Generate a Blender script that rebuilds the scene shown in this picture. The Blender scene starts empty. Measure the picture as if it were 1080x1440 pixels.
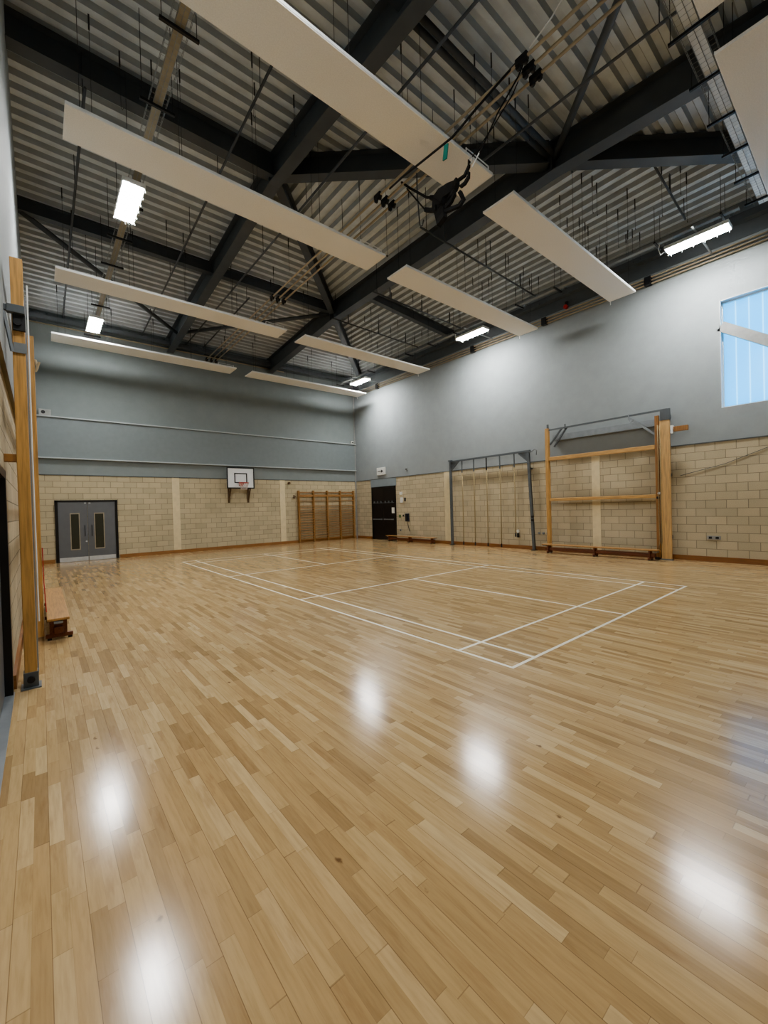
import bpy, bmesh, math, random
from mathutils import Vector, Matrix
random.seed(7)
scene = bpy.context.scene
COL = scene.collection
V = Vector

# ------------------------------------------------------------------ helpers
def lin(r, g, b):
    f = lambda c: (c/255/12.92) if c/255 <= 0.04045 else ((c/255+0.055)/1.055)**2.4
    return (f(r), f(g), f(b), 1)

class MB:
    """collects shapes into one mesh"""
    def __init__(self): self.bm = bmesh.new()
    def box(self, x0, x1, y0, y1, z0, z1, bev=0):
        vs = [self.bm.verts.new((x, y, z)) for x in (x0, x1) for y in (y0, y1) for z in (z0, z1)]
        q = [(0,1,3,2),(4,6,7,5),(0,4,5,1),(2,3,7,6),(0,2,6,4),(1,5,7,3)]
        fs = [self.bm.faces.new([vs[i] for i in f]) for f in q]
        if bev:
            es = list({e for f in fs for e in f.edges})
            bmesh.ops.bevel(self.bm, geom=es, offset=bev, segments=2, affect='EDGES', profile=0.5)
        return self
    def bar(self, a, b, w, h, up=(0,0,1)):
        """rectangular bar: w across, h along 'up'"""
        a, b = V(a), V(b); d = (b-a).normalized(); u = V(up)
        s = d.cross(u)
        if s.length < 1e-4: s = d.cross(V((1,0,0)))
        s.normalize(); u = s.cross(d).normalized()
        P = []
        for p in (a, b):
            for i, j in ((-1,-1),(1,-1),(1,1),(-1,1)):
                P.append(self.bm.verts.new(p + s*(w/2*i) + u*(h/2*j)))
        for f in ((3,2,1,0),(4,5,6,7),(0,1,5,4),(1,2,6,5),(2,3,7,6),(3,0,4,7)):
            self.bm.faces.new([P[i] for i in f])
        return self
    def tube(self, pts, r, n=8, closed=False, cap=True):
        pts = [V(p) for p in pts]; rings = []; N = len(pts)
        ref = None
        for i, p in enumerate(pts):
            if closed: t = (pts[(i+1) % N]-pts[i-1])
            elif i == 0: t = pts[1]-p
            elif i == N-1: t = p-pts[i-1]
            else: t = (pts[i+1]-p).normalized()+(p-pts[i-1]).normalized()
            t.normalize()
            if ref is None:
                ref = V((0,0,1)) if abs(t.z) < .9 else V((1,0,0))
            s = t.cross(ref)
            if s.length < 1e-3: s = t.cross(V((0,1,0)))
            s.normalize(); u = s.cross(t).normalized(); ref = u
            rr = r[i] if isinstance(r, (list, tuple)) else r
            rings.append([self.bm.verts.new(p+s*(rr*math.cos(k*2*math.pi/n))+u*(rr*math.sin(k*2*math.pi/n))) for k in range(n)])
        M = N if closed else N-1
        for i in range(M):
            A, B = rings[i], rings[(i+1) % N]
            for k in range(n):
                self.bm.faces.new((A[k], A[(k+1) % n], B[(k+1) % n], B[k]))
        if cap and not closed:
            self.bm.faces.new(rings[0][::-1]); self.bm.faces.new(rings[-1])
        return self
    def quad(self, *ps):
        self.bm.faces.new([self.bm.verts.new(p) for p in ps]); return self
    def ibeam(self, a, b, w, h, tf=.022, tw=.016):
        """a, b: points on the top centre line"""
        a, b = V(a), V(b); z = V((0,0,1))
        self.bar(a-z*tf/2, b-z*tf/2, w, tf); self.bar(a-z*(h-tf/2), b-z*(h-tf/2), w, tf)
        self.bar(a-z*h/2, b-z*h/2, tw, h-2*tf); return self
    def cyl(self, c, axis, r, L, n=20):
        c = V(c); a = V(axis).normalized(); return self.tube([c-a*L/2, c+a*L/2], r, n)
    def build(self, name, mat, parent=None, smooth=False):
        me = bpy.data.meshes.new(name)
        bmesh.ops.recalc_face_normals(self.bm, faces=self.bm.faces)
        self.bm.to_mesh(me); self.bm.free()
        if smooth:
            for p in me.polygons: p.use_smooth = True
        for m in (mat if isinstance(mat, (list, tuple)) else [mat]): me.materials.append(m)
        o = bpy.data.objects.new(name, me); COL.objects.link(o)
        if parent is not None:
            o.parent = parent
            o.matrix_parent_inverse = Matrix.Translation(parent.location).inverted()
        return o

def tag(o, label, cat, group=None, kind=None):
    o['label'] = label; o['category'] = cat
    if group: o['group'] = group
    if kind: o['kind'] = kind
    return o
def thing(name, loc, label, cat, group=None, kind=None):
    o = bpy.data.objects.new(name, None); COL.objects.link(o); o.location = loc
    o.empty_display_size = .1
    return tag(o, label, cat, group, kind)
def struct(o, label=None, cat=None):
    o['kind'] = 'structure'
    if label: o['label'] = label
    if cat: o['category'] = cat
    return o

# ------------------------------------------------------------------ materials
def newmat(name):
    m = bpy.data.materials.new(name); m.use_nodes = True
    nt = m.node_tree; return m, nt, nt.nodes['Principled BSDF']
def N(nt, t, **k):
    n = nt.nodes.new(t)
    for a, b in k.items(): setattr(n, a, b)
    return n
def math_(nt, op, a, b=None, c=None):
    n = N(nt, 'ShaderNodeMath', operation=op)
    for i, v in enumerate((a, b, c)):
        if v is None: continue
        if isinstance(v, (int, float)): n.inputs[i].default_value = v
        else: nt.links.new(v, n.inputs[i])
    return n.outputs[0]
def mix(nt, fac, a, b, mode='MIX'):
    n = N(nt, 'ShaderNodeMix', data_type='RGBA', blend_type=mode)
    for s, v in ((n.inputs[0], fac), (n.inputs[6], a), (n.inputs[7], b)):
        if isinstance(v, (int, float)): s.default_value = v
        elif isinstance(v, tuple): s.default_value = v
        else: nt.links.new(v, s)
    return n.outputs[2]
def noise(nt, vec, scale, detail=3, rough=.5):
    n = N(nt, 'ShaderNodeTexNoise'); n.inputs['Scale'].default_value = scale
    n.inputs['Detail'].default_value = detail; n.inputs['Roughness'].default_value = rough
    if vec is not None: nt.links.new(vec, n.inputs['Vector'])
    return n.outputs[0]
def ramp(nt, fac, stops):
    n = N(nt, 'ShaderNodeValToRGB'); e = n.color_ramp.elements
    while len(e) < len(stops): e.new(.5)
    for i, (p, c) in enumerate(stops): e[i].position = p; e[i].color = c
    nt.links.new(fac, n.inputs[0]); return n.outputs[0]
def bump(nt, h, strength=.2, dist=.01):
    n = N(nt, 'ShaderNodeBump'); n.inputs['Strength'].default_value = strength
    n.inputs['Distance'].default_value = dist; nt.links.new(h, n.inputs['Height']); return n.outputs[0]
def pos(nt): return N(nt, 'ShaderNodeNewGeometry').outputs['Position']

def plain(name, rgb, rough=.6, metal=0, var=.06, scale=6, spec=.5):
    m, nt, b = newmat(name); c = lin(*rgb)
    tc = N(nt, 'ShaderNodeTexCoord').outputs['Object']
    f = noise(nt, tc, scale)
    dk = tuple(x*(1-var*2.2) for x in c[:3])+(1,); lt = tuple(min(1, x*(1+var*1.6)) for x in c[:3])+(1,)
    nt.links.new(ramp(nt, f, [(.3, dk), (.7, lt)]), b.inputs['Base Color'])
    b.inputs['Roughness'].default_value = rough; b.inputs['Metallic'].default_value = metal
    b.inputs['Specular IOR Level'].default_value = spec
    return m
def wood(name, rgb, rough=.45, axis='Z', dark=.6):
    m, nt, b = newmat(name); c = lin(*rgb)
    tc = N(nt, 'ShaderNodeTexCoord').outputs['Object']
    mp = N(nt, 'ShaderNodeMapping'); nt.links.new(tc, mp.inputs[0])
    s = {'X': (.8, 14, 14), 'Y': (14, .8, 14), 'Z': (14, 14, .8)}[axis]
    mp.inputs['Scale'].default_value = s
    f = noise(nt, mp.outputs[0], 3, 5, .6)
    dk = tuple(x*dark for x in c[:3])+(1,); lt = tuple(min(1, x*1.18) for x in c[:3])+(1,)
    nt.links.new(ramp(nt, f, [(.3, dk), (.55, c), (.8, lt)]), b.inputs['Base Color'])
    b.inputs['Roughness'].default_value = rough
    nt.links.new(bump(nt, f, .08, .004), b.inputs['Normal'])
    return m

SPLIT = 3.27   # top of the block wall
def wall_mat(name, axis, plaster, tint=(196,180,148)):
    """fair-faced blocks below SPLIT, painted plaster above"""
    m, nt, b = newmat(name)
    P = pos(nt); sx = N(nt, 'ShaderNodeSeparateXYZ'); nt.links.new(P, sx.inputs[0])
    u = sx.outputs[0] if axis == 'X' else sx.outputs[1]; z = sx.outputs[2]
    cv = N(nt, 'ShaderNodeCombineXYZ'); nt.links.new(math_(nt, 'ADD', u, 20.07), cv.inputs[0]); nt.links.new(math_(nt, 'ADD', z, .105), cv.inputs[1])
    br = N(nt, 'ShaderNodeTexBrick'); nt.links.new(cv.outputs[0], br.inputs['Vector'])
    br.inputs['Scale'].default_value = 1; br.inputs['Brick Width'].default_value = .45
    br.inputs['Row Height'].default_value = .225; br.inputs['Mortar Size'].default_value = .0075
    br.inputs['Mortar Smooth'].default_value = .3; br.inputs['Bias'].default_value = .0
    c = lin(*tint)
    k = lambda s: tuple(min(1, x*s) for x in c[:3])+(1,)
    br.inputs['Color1'].default_value = k(.91); br.inputs['Color2'].default_value = k(1.07); br.inputs['Mortar'].default_value = k(.45)
    f1 = noise(nt, P, 60, 4, .7); f2 = noise(nt, P, 1.3, 3)
    blk = mix(nt, .55, br.outputs['Color'], ramp(nt, f1, [(.25, (.72,.72,.72,1)), (.75, (1.18,1.18,1.18,1))]), 'MULTIPLY')
    blk = mix(nt, .5, blk, ramp(nt, f2, [(.3, (.86,.86,.84,1)), (.7, (1.06,1.06,1.06,1))]), 'MULTIPLY')
    pc = lin(*plaster); kp = lambda s: tuple(x*s for x in pc[:3])+(1,)
    pl = ramp(nt, noise(nt, P, 2.2, 6, .7), [(.3, kp(.94)), (.7, kp(1.05))])
    sel = math_(nt, 'GREATER_THAN', z, SPLIT)
    nt.links.new(mix(nt, sel, blk, pl), b.inputs['Base Color'])
    h = math_(nt, 'ADD', math_(nt, 'MULTIPLY', br.outputs['Fac'], -1.0), math_(nt, 'MULTIPLY', f1, .35))
    h = math_(nt, 'MULTIPLY', h, math_(nt, 'SUBTRACT', 1.0, sel))
    nt.links.new(bump(nt, h, .5, .008), b.inputs['Normal'])
    b.inputs['Roughness'].default_value = .8; b.inputs['Specular IOR Level'].default_value = .3
    return m

def floor_mat():
    m, nt, b = newmat('maple_strip_floor')
    P = pos(nt); s = N(nt, 'ShaderNodeSeparateXYZ'); nt.links.new(P, s.inputs[0])
    X, Y = s.outputs[0], s.outputs[1]
    W = .0645
    u = math_(nt, 'DIVIDE', math_(nt, 'ADD', X, 10.0), W); ui = math_(nt, 'FLOOR', u); uf = math_(nt, 'FRACT', u)
    def wn(a, bb, w):
        n = N(nt, 'ShaderNodeTexWhiteNoise', noise_dimensions='3D'); c = N(nt, 'ShaderNodeCombineXYZ')
        for i, v in enumerate((a, bb, w)):
            if isinstance(v, (int, float)): c.inputs[i].default_value = v
            else: nt.links.new(v, c.inputs[i])
        nt.links.new(c.outputs[0], n.inputs['Vector']); return n
    r1 = wn(ui, 3.7, 1.0).outputs['Value']
    L = math_(nt, 'ADD', .40, math_(nt, 'MULTIPLY', wn(ui, 9.1, 2.0).outputs['Value'], .32))
    v = math_(nt, 'ADD', math_(nt, 'DIVIDE', math_(nt, 'ADD', Y, 10.0), L), math_(nt, 'MULTIPLY', r1, 37.0))
    # jitter the joints so that the lengths differ along a strip
    v = math_(nt, 'ADD', v, math_(nt, 'MULTIPLY', math_(nt, 'SINE', math_(nt, 'MULTIPLY', v, 2.4)), .22))
    vi = math_(nt, 'FLOOR', v); vf = math_(nt, 'FRACT', v)
    rnd = wn(ui, vi, 5.0); tone = rnd.outputs['Value']
    hue = wn(ui, vi, 8.0).outputs['Value']
    base = ramp(nt, tone, [(0, lin(150,124,88)), (.12, lin(163,137,99)), (.40, lin(177,150,110)), (.72, lin(185,160,120)), (1, lin(196,173,135))])
    base = mix(nt, math_(nt, 'MULTIPLY', hue, .34), base, lin(174,144,104))
    # grain along the strips
    cg = N(nt, 'ShaderNodeCombineXYZ')
    nt.links.new(math_(nt, 'ADD', math_(nt, 'MULTIPLY', X, 55.0), math_(nt, 'MULTIPLY', tone, 90.0)), cg.inputs[0])
    nt.links.new(math_(nt, 'MULTIPLY', Y, 4.0), cg.inputs[1]); nt.links.new(math_(nt, 'MULTIPLY', vi, 3.1), cg.inputs[2])
    g = noise(nt, cg.outputs[0], 1.0, 5, .6)
    base = mix(nt, .8, base, ramp(nt, g, [(.25, (.78,.75,.70,1)), (.55, (1,1,1,1)), (.8, (1.1,1.1,1.08,1))]), 'MULTIPLY')
    # brown heartwood streaks and knots
    cs = N(nt, 'ShaderNodeCombineXYZ')
    nt.links.new(math_(nt, 'ADD', math_(nt, 'MULTIPLY', X, 12.0), math_(nt, 'MULTIPLY', tone, 40.0)), cs.inputs[0])
    nt.links.new(math_(nt, 'MULTIPLY', Y, 2.2), cs.inputs[1]); nt.links.new(hue, cs.inputs[2])
    st = noise(nt, cs.outputs[0], 1.0, 4, .6)
    stf = ramp(nt, st, [(.58, (0,0,0,1)), (.72, (1,1,1,1))])
    base = mix(nt, math_(nt, 'MULTIPLY', stf, .32), base, lin(124,88,54))
    vo = N(nt, 'ShaderNodeTexVoronoi'); vo.inputs['Scale'].default_value = 2.6
    mp = N(nt, 'ShaderNodeMapping'); mp.inputs['Scale'].default_value = (1.6, .8, 1); nt.links.new(P, mp.inputs[0])
    pw = N(nt, 'ShaderNodeVectorMath', operation='ADD'); nt.links.new(mp.outputs[0], pw.inputs[0])
    nw = N(nt, 'ShaderNodeTexNoise'); nw.inputs['Scale'].default_value = 30; nt.links.new(P, nw.inputs['Vector'])
    sc = N(nt, 'ShaderNodeVectorMath', operation='SCALE'); nt.links.new(nw.outputs['Color'], sc.inputs[0]); sc.inputs['Scale'].default_value = .05
    nt.links.new(sc.outputs[0], pw.inputs[1]); nt.links.new(pw.outputs[0], vo.inputs['Vector'])
    kn = ramp(nt, vo.outputs['Distance'], [(.02, (1,1,1,1)), (.06, (0,0,0,1))])
    base = mix(nt, math_(nt, 'MULTIPLY', kn, .75), base, lin(88,58,34))
    # seams: faint between strips, stronger between boards of two strips
    e = math_(nt, 'MINIMUM', uf, math_(nt, 'SUBTRACT', 1.0, uf))
    odd = math_(nt, 'FRACT', math_(nt, 'MULTIPLY', ui, .5))      # 0 or .5
    bd = math_(nt, 'FRACT', math_(nt, 'DIVIDE', u, 2.0)); be = math_(nt, 'MINIMUM', bd, math_(nt, 'SUBTRACT', 1.0, bd))
    s1 = math_(nt, 'LESS_THAN', e, .014); s2 = math_(nt, 'LESS_THAN', be, .012)
    ve = math_(nt, 'LESS_THAN', math_(nt, 'MINIMUM', vf, math_(nt, 'SUBTRACT', 1.0, vf)), .0028)
    seam = math_(nt, 'MINIMUM', 1.0, math_(nt, 'ADD', math_(nt, 'ADD', math_(nt, 'MULTIPLY', s1, .14), math_(nt, 'MULTIPLY', s2, .42)), math_(nt, 'MULTIPLY', ve, .35)))
    base = mix(nt, seam, base, lin(84,58,36))
    base = mix(nt, .35, base, ramp(nt, noise(nt, P, .7, 3), [(.3, (.9,.9,.9,1)), (.7, (1.06,1.06,1.06,1))]), 'MULTIPLY')
    nt.links.new(base, b.inputs['Base Color'])
    # lacquer, worn unevenly
    ro = ramp(nt, noise(nt, P, 1.1, 3, .5), [(.3, (.14,)*3+(1,)), (.7, (.18,)*3+(1,))])
    ro = mix(nt, math_(nt, 'MULTIPLY', seam, .4), ro, (.3, .3, .3, 1))
    nt.links.new(ro, b.inputs['Roughness'])
    b.inputs['Specular IOR Level'].default_value = .32
    return m

M_floor = floor_mat()
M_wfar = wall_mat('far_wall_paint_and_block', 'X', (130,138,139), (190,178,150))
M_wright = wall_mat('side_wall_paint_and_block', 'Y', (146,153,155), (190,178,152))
M_upper = plain('shaded_upper_wall', (84,90,93), .7, var=.03)  # dark tone stands in for the unlit wall above lamp height
M_cream = plain('cream_pilaster', (216,202,168), .7, var=.03)
M_grey = plain('grey_gloss_panel', (132,143,148), .5, var=.02)
M_grey2 = plain('grey_painted_panel', (122,131,134), .6, var=.02)
M_ledge = plain('pale_grey_ledge', (178,186,188), .5, var=.02)
M_line = plain('dark_shadow_gap', (84,88,88), .7)
M_steel = plain('dark_grey_steel', (74,79,83), .5, var=.05, scale=3)
M_steel2 = plain('slate_steel', (86,92,97), .5, var=.05)
M_deck = plain('galvanised_roof_deck', (204,212,216), .5, 0.0, var=.07, scale=2.5)
M_web = plain('shaded_deck_web', (166,172,174), .7, var=.05, scale=2.5)  # darker deck colour, shade of the rib sides painted in
M_baffle = plain('off_white_acoustic_felt', (240,238,232), .9, var=.025, scale=60)
M_white = plain('white_powder_coat', (228,232,232), .45, var=.02)
M_galv = plain('galvanised_wire', (150,154,154), .4, .6, var=.05)
M_blackm = plain('black_fittings', (24,25,27), .5)
M_wire = plain('dark_wire', (46,49,52), .5)
M_rail = plain('cream_rail', (176,160,132), .45, var=.05)
M_pine = wood('orange_pine', (196,152,94), .42, 'Z')
M_pineY = wood('orange_pine_beam', (200,158,102), .42, 'Y')
M_pineL = wood('pale_pine_board', (206,168,116), .42, 'Z')
M_pineD = wood('brown_stained_pine', (156,110,62), .45, 'Z')
M_bars = wood('wall_bar_timber', (160,118,70), .4, 'Z')
M_rung = wood('wall_bar_rung_timber', (162,120,74), .4, 'X')
M_skirt = wood('skirting_timber', (140,92,50), .5, 'Y', .7)
M_skirtX = wood('skirting_timber_far', (150,104,58), .5, 'X', .7)
M_bench = wood('bench_plank', (172,130,80), .4, 'Y')
M_benchD = wood('bench_red_brown', (112,62,38), .5, 'Y')
M_rope = plain('hemp_rope', (150,134,100), .9, var=.15, scale=60)
M_gsteel = plain('grey_painted_tube', (92,98,102), .45, .3, var=.05)
M_gsteel2 = plain('grey_wall_shadow', (134,140,144), .4, .4, var=.05)
M_door = plain('grey_door_laminate', (98,101,105), .45, var=.02)
M_alu = plain('brushed_aluminium', (196,200,203), .35, .25, var=.04)
M_black = plain('black_door_paint', (15,15,17), .35, var=.05)
M_plastic = plain('white_plastic', (214,216,212), .4, var=.02)
M_gplast = plain('pale_grey_plastic', (150,152,150), .45)
M_brass = plain('dull_brass', (120,104,66), .45, .4)
M_navy = plain('dark_blue_plastic', (28,34,48), .35)
M_green = plain('green_plastic', (84,110,62), .5)
M_teal = plain('teal_card', (16,122,108), .6)
M_red = plain('red_plastic', (178,42,40), .45)
M_hoop = plain('orange_red_rim', (190,72,58), .45)
M_net = plain('white_net_cord', (206,188,178), .8)
M_bb = plain('white_backboard', (226,230,232), .4, var=.015)
M_bbk = plain('backboard_black_border', (22,30,32), .5)
M_strap = plain('black_webbing', (14,14,15), .8)
M_brown = plain('brown_bracket', (88,66,42), .6)
M_court = plain('white_court_paint', (226,222,206), .35, var=.03)
M_dark = plain('dark_interior', (26,27,27), .7)
M_tan = plain('tan_bead', (158,148,126), .5)

def glass_mat():
    m, nt, b = newmat('door_vision_glass'); b.inputs['Roughness'].default_value = .08
    P = pos(nt); s = N(nt, 'ShaderNodeSeparateXYZ'); nt.links.new(P, s.inputs[0])
    f = math_(nt, 'FRACT', math_(nt, 'MULTIPLY', s.outputs[2], 40.0)); g = math_(nt, 'FRACT', math_(nt, 'MULTIPLY', s.outputs[0], 40.0))
    w = math_(nt, 'MAXIMUM', math_(nt, 'LESS_THAN', f, .1), math_(nt, 'LESS_THAN', g, .1))
    nt.links.new(mix(nt, w, lin(48,50,42), lin(70,70,62)), b.inputs['Base Color'])
    return m
M_vision = glass_mat()

def pane_mat():
    """translucent multiwall panel lit by the sky behind it"""
    m, nt, b = newmat('translucent_glazing'); out = nt.nodes['Material Output']
    P = pos(nt); s = N(nt, 'ShaderNodeSeparateXYZ'); nt.links.new(P, s.inputs[0])
    f = math_(nt, 'FRACT', math_(nt, 'DIVIDE', math_(nt, 'SUBTRACT', .225, s.outputs[1]), .27))
    e = math_(nt, 'MINIMUM', f, math_(nt, 'SUBTRACT', 1.0, f))
    seam = math_(nt, 'LESS_THAN', e, .05)
    col = mix(nt, seam, lin(132,208,240), lin(196,236,255))
    col = mix(nt, .35, col, ramp(nt, noise(nt, P, 1.2, 2), [(.3, (.82,.9,.95,1)), (.7, (1,1,1,1))]), 'MULTIPLY')
    tr = N(nt, 'ShaderNodeBsdfTranslucent'); nt.links.new(col, tr.inputs[0])
    gl = N(nt, 'ShaderNodeBsdfGlossy'); gl.inputs['Roughness'].default_value = .2
    ms = N(nt, 'ShaderNodeMixShader'); ms.inputs[0].default_value = .05
    nt.links.new(tr.outputs[0], ms.inputs[1]); nt.links.new(gl.outputs[0], ms.inputs[2]); nt.links.new(ms.outputs[0], out.inputs['Surface'])
    return m
M_pane = pane_mat()

def emit_mat(name, strength, col=(1,.985,.955,1)):
    m, nt, b = newmat(name)
    b.inputs['Base Color'].default_value = (.9,.9,.9,1)
    b.inputs['Emission Color'].default_value = col; b.inputs['Emission Strength'].default_value = strength
    return m
LIGHT = 130
M_lamp = emit_mat('lit_diffuser', LIGHT)

# ------------------------------------------------------------------ room dimensions (metres)
XL, XR, YB, YF = -4.06, 10.4, -3.75, 17.1
XP, YR, ZR, SL = .70, 6.68, 10.1, .078       # hip apex, ridge height, roof fall
def zdeck(x, y): return ZR - SL*max(abs(y-YR), x-XP)

# floor
struct(MB().box(XL-.3, XR+.3, YB-.3, YF+.3, -.2, 0).build('floor', M_floor), 'pale maple strip sports floor with glossy lacquer', 'floor')
FL = bpy.data.objects['floor']
# walls
TOP = 10.4
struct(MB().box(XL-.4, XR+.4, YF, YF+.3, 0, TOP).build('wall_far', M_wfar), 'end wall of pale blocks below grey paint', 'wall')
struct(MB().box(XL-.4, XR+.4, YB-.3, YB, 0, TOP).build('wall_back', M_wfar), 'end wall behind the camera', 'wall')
WY0, WY1, WZ0, WZ1 = -2.6, .25, 4.17, 7.04
w = MB(); t = .3
w.box(XR, XR+t, YB, WY0, 0, TOP).box(XR, XR+t, WY1, YF, 0, TOP).box(XR, XR+t, WY0, WY1, 0, WZ0).box(XR, XR+t, WY0, WY1, WZ1, TOP)
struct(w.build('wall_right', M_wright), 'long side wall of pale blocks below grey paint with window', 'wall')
w = MB()
DY0, DY1, DZ = .95, 3.02, 2.2
w.box(XL-t, XL, YB, DY0, 0, TOP).box(XL-t, XL, DY1, YF, 0, TOP).box(XL-t, XL, DY0, DY1, DZ, TOP)
w.box(XL, XL+.04, YB, YF, SPLIT, TOP)
struct(w.build('wall_left', M_wright), 'side wall close to the camera with blocks below grey paint', 'wall')

# corrugated roof deck -> ceiling (three falls of a hipped roof)
def deck(axis, t0, t1, lim, name):
    """ribs along 'axis' (X or Y); t across the ribs; lim(t) -> extent along ribs"""
    bm = MB(); pitch, dep = .30, .10
    prof = [(0, 0), (.36, 0), (.5, 1), (.86, 1)]
    ts = []
    k = math.floor(t0/pitch)
    while k*pitch < t1:
        for f, h in prof:
            tt = (k+f)*pitch
            if t0 <= tt <= t1: ts.append((tt, h*dep))
        k += 1
    rows = []
    for tt, h in ts:
        a, b_ = lim(tt)
        if b_-a < .01: continue
        pa, pb = ((a, tt), (b_, tt)) if axis == 'X' else ((tt, a), (tt, b_))
        g = max(abs(tt-YR), 0) if axis == 'X' else tt-XP
        z = ZR - SL*g + h
        rows.append((bm.bm.verts.new((*pa, z)), bm.bm.verts.new((*pb, z))))
    for r, s in zip(rows, rows[1:]):
        fc = bm.bm.faces.new((r[0], r[1], s[1], s[0]))
        d_ = s[0].co-r[0].co; run = abs(d_.y if axis == 'X' else d_.x)
        fc.material_index = 1 if abs(d_.z) > .6*run else 0      # sloped webs get the darker, painted-shade material
    return bm
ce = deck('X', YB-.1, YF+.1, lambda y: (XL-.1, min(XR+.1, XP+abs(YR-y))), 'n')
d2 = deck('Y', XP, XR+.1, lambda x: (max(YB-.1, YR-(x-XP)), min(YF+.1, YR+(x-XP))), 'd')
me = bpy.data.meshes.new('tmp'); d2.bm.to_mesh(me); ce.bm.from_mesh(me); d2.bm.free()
# closed roof build-up above the deck
ce.box(XL-.4, XR+.4, YB-.4, YF+.4, 10.6, 10.75)
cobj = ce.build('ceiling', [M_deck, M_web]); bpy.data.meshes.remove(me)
struct(cobj, 'grey corrugated metal roof deck of the sports hall', 'ceiling')

# ------------------------------------------------------------------ roof steel
def beam(name, segs, w, h, label, drop=.0):
    m = MB()
    for a, b in segs:
        m.ibeam((*a, zdeck(*a)-drop), (*b, zdeck(*b)-drop), w, h)
    # stiffener plates at joints inside the run
    for (a, b), (c, d) in zip(segs, segs[1:]):
        z = zdeck(*b)
        m.bar((b[0], b[1], z-.02-drop), (b[0], b[1], z-h+.02-drop), w*.95, .03, up=(b[0]-a[0], b[1]-a[1], 0))
    return struct(m.build(name, M_steel), label, 'beam')
X2 = 5.26; Y2, Y3 = YR-(X2-XP), YR+(X2-XP)
beam('roof_beam', [((XP, YB), (XP, YR)), ((XP, YR), (XP, YF))], .27, .64, 'dark steel rafter that cranks at the roof ridge')
beam('roof_beam', [((X2, YB), (X2, Y2)), ((X2, Y2), (X2, Y3)), ((X2, Y3), (X2, YF))], .30, .66, 'long dark steel beam along the middle of the roof')
beam('roof_beam', [((XP, YR), (X2-.1, Y2+.1)), ((X2+.1, Y2-.1), (XR, YR-(XR-XP)))], .26, .5, 'dark steel hip beam running toward the window wall')
beam('roof_beam', [((XP, YR), (X2-.1, Y3-.1)), ((X2+.1, Y3+.1), (XR, YR+(XR-XP)))], .22, .42, 'dark steel hip beam running to the far corner')
beam('roof_beam', [((XL, YR), (XP, YR))], .26, .5, 'dark steel ridge beam from the side wall to the rafter')
beam('roof_beam', [((XL, Y3), (XP, Y3)), ((XP, Y3), (X2, Y3))], .2, .34, 'shallow dark steel beam across the far roof slope')
beam('roof_beam', [((XL, Y2), (XP, Y2))], .2, .34, 'shallow dark steel beam across the near roof slope')
beam('roof_beam', [((X2, 9.45), (XR, 9.45))], .2, .34, 'shallow dark steel beam from the middle beam to the side wall')
def brace(a, b, r, label, twin=0):
    m = MB()
    for s in ((-1, 1) if twin else (0,)):
        o = V((0, s*twin, 0)); m.tube([V((*a, zdeck(*a)-.33))+o, V((*b, zdeck(*b)-.33))+o], r, 10)
    struct(m.build('roof_brace', M_steel, None, True), label, 'brace')
brace((X2, Y2), (XP, Y2), .055, 'twin steel tube brace between rafter and middle beam', .07)
brace((X2, Y2), (XP, YR-2*(X2-XP)), .07, 'diagonal steel tube brace over the hanging rope rig')
brace((X2, Y3), (XP, YR+2*(X2-XP)), .07, 'diagonal steel tube brace on the far slope beside the middle beam')
brace((XP, YR+2*(X2-XP)), (XL+.1, Y3), .07, 'diagonal steel tube brace on the far slope near the side wall')
# eaves channel round the top of the walls
def eaves(a, b, label, ties):
    m = MB(); m.bar(a, b, .22, .17)
    a, b = V(a), V(b)
    for i in range(ties):
        p = a+(b-a)*((i+.5)/ties); d = (b-a).normalized(); q = V((-d.y, d.x, 0))
        m.bar(p-q*.16+V((0,0,.1)), p+q*.16+V((0,0,.1)), .05, .03)
    struct(m.build('trim_eaves_channel', M_steel2), label, 'trim')
eaves((XL, YF-.13, 9.0), (XR-.3, YF-.13, 9.0), 'grey eaves channel along the end wall', 11)
eaves((XR-.13, YB, 8.92), (XR-.13, YF-.3, 8.92), 'grey eaves channel along the window wall', 14)

# ------------------------------------------------------------------ wall trims
def trim(name, mb, mat, label): return struct(mb.build(name, mat), label, 'trim')
trim('trim_1', MB().box(.61, .90, YF-.012, YF, 0, SPLIT), M_cream, 'cream pilaster strip on the end wall beside the double doors')
trim('trim_2', MB().box(5.61, 5.90, YF-.012, YF, 0, SPLIT), M_cream, 'cream pilaster strip on the end wall beside the wall bars')
trim('trim_3', MB().box(XR-.012, XR, 9.84, 10.25, 0, SPLIT), M_cream, 'cream pilaster strip beside the rope frame')
trim('trim_4', MB().box(XR-.012, XR, 3.43, 3.69, 0, SPLIT), M_cream, 'cream pilaster strip behind the timber frame')
trim('trim_5', MB().box(XL, XR, YF-.02, YF, SPLIT, SPLIT+.025), M_line, 'thin dark line between blocks and paint on the end wall')
trim('trim_6', MB().box(XR-.02, XR, YB, YF, SPLIT, SPLIT+.025), M_line, 'thin dark line between blocks and paint on the window wall')
trim('trim_7', MB().box(XL, XR, YF-.07, YF, 3.92, 5.40), M_grey2, 'raised grey band across the end wall')
trim('trim_8', MB().box(XL, XR, YF-.13, YF-.0, 5.40, 5.44), M_ledge, 'pale upper ledge of the raised grey band')
trim('trim_9', MB().box(XL, XR, YF-.13, YF-.0, 3.88, 3.92), M_ledge, 'pale lower ledge of the raised grey band')
trim('trim_10', MB().tube([(XR-.05, YF-.05, 0), (XR-.05, YF-.05, 8.6)], .035, 10), M_gplast, 'pale vertical pipe in the corner of the hall')
struct(MB().box(XL, -3.42, YF-.03, YF, 0, .14).box(-1.38, XR, YF-.03, YF, 0, .14).build('baseboard_far', M_skirtX), 'brown timber skirting along the end wall', 'baseboard')
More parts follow.
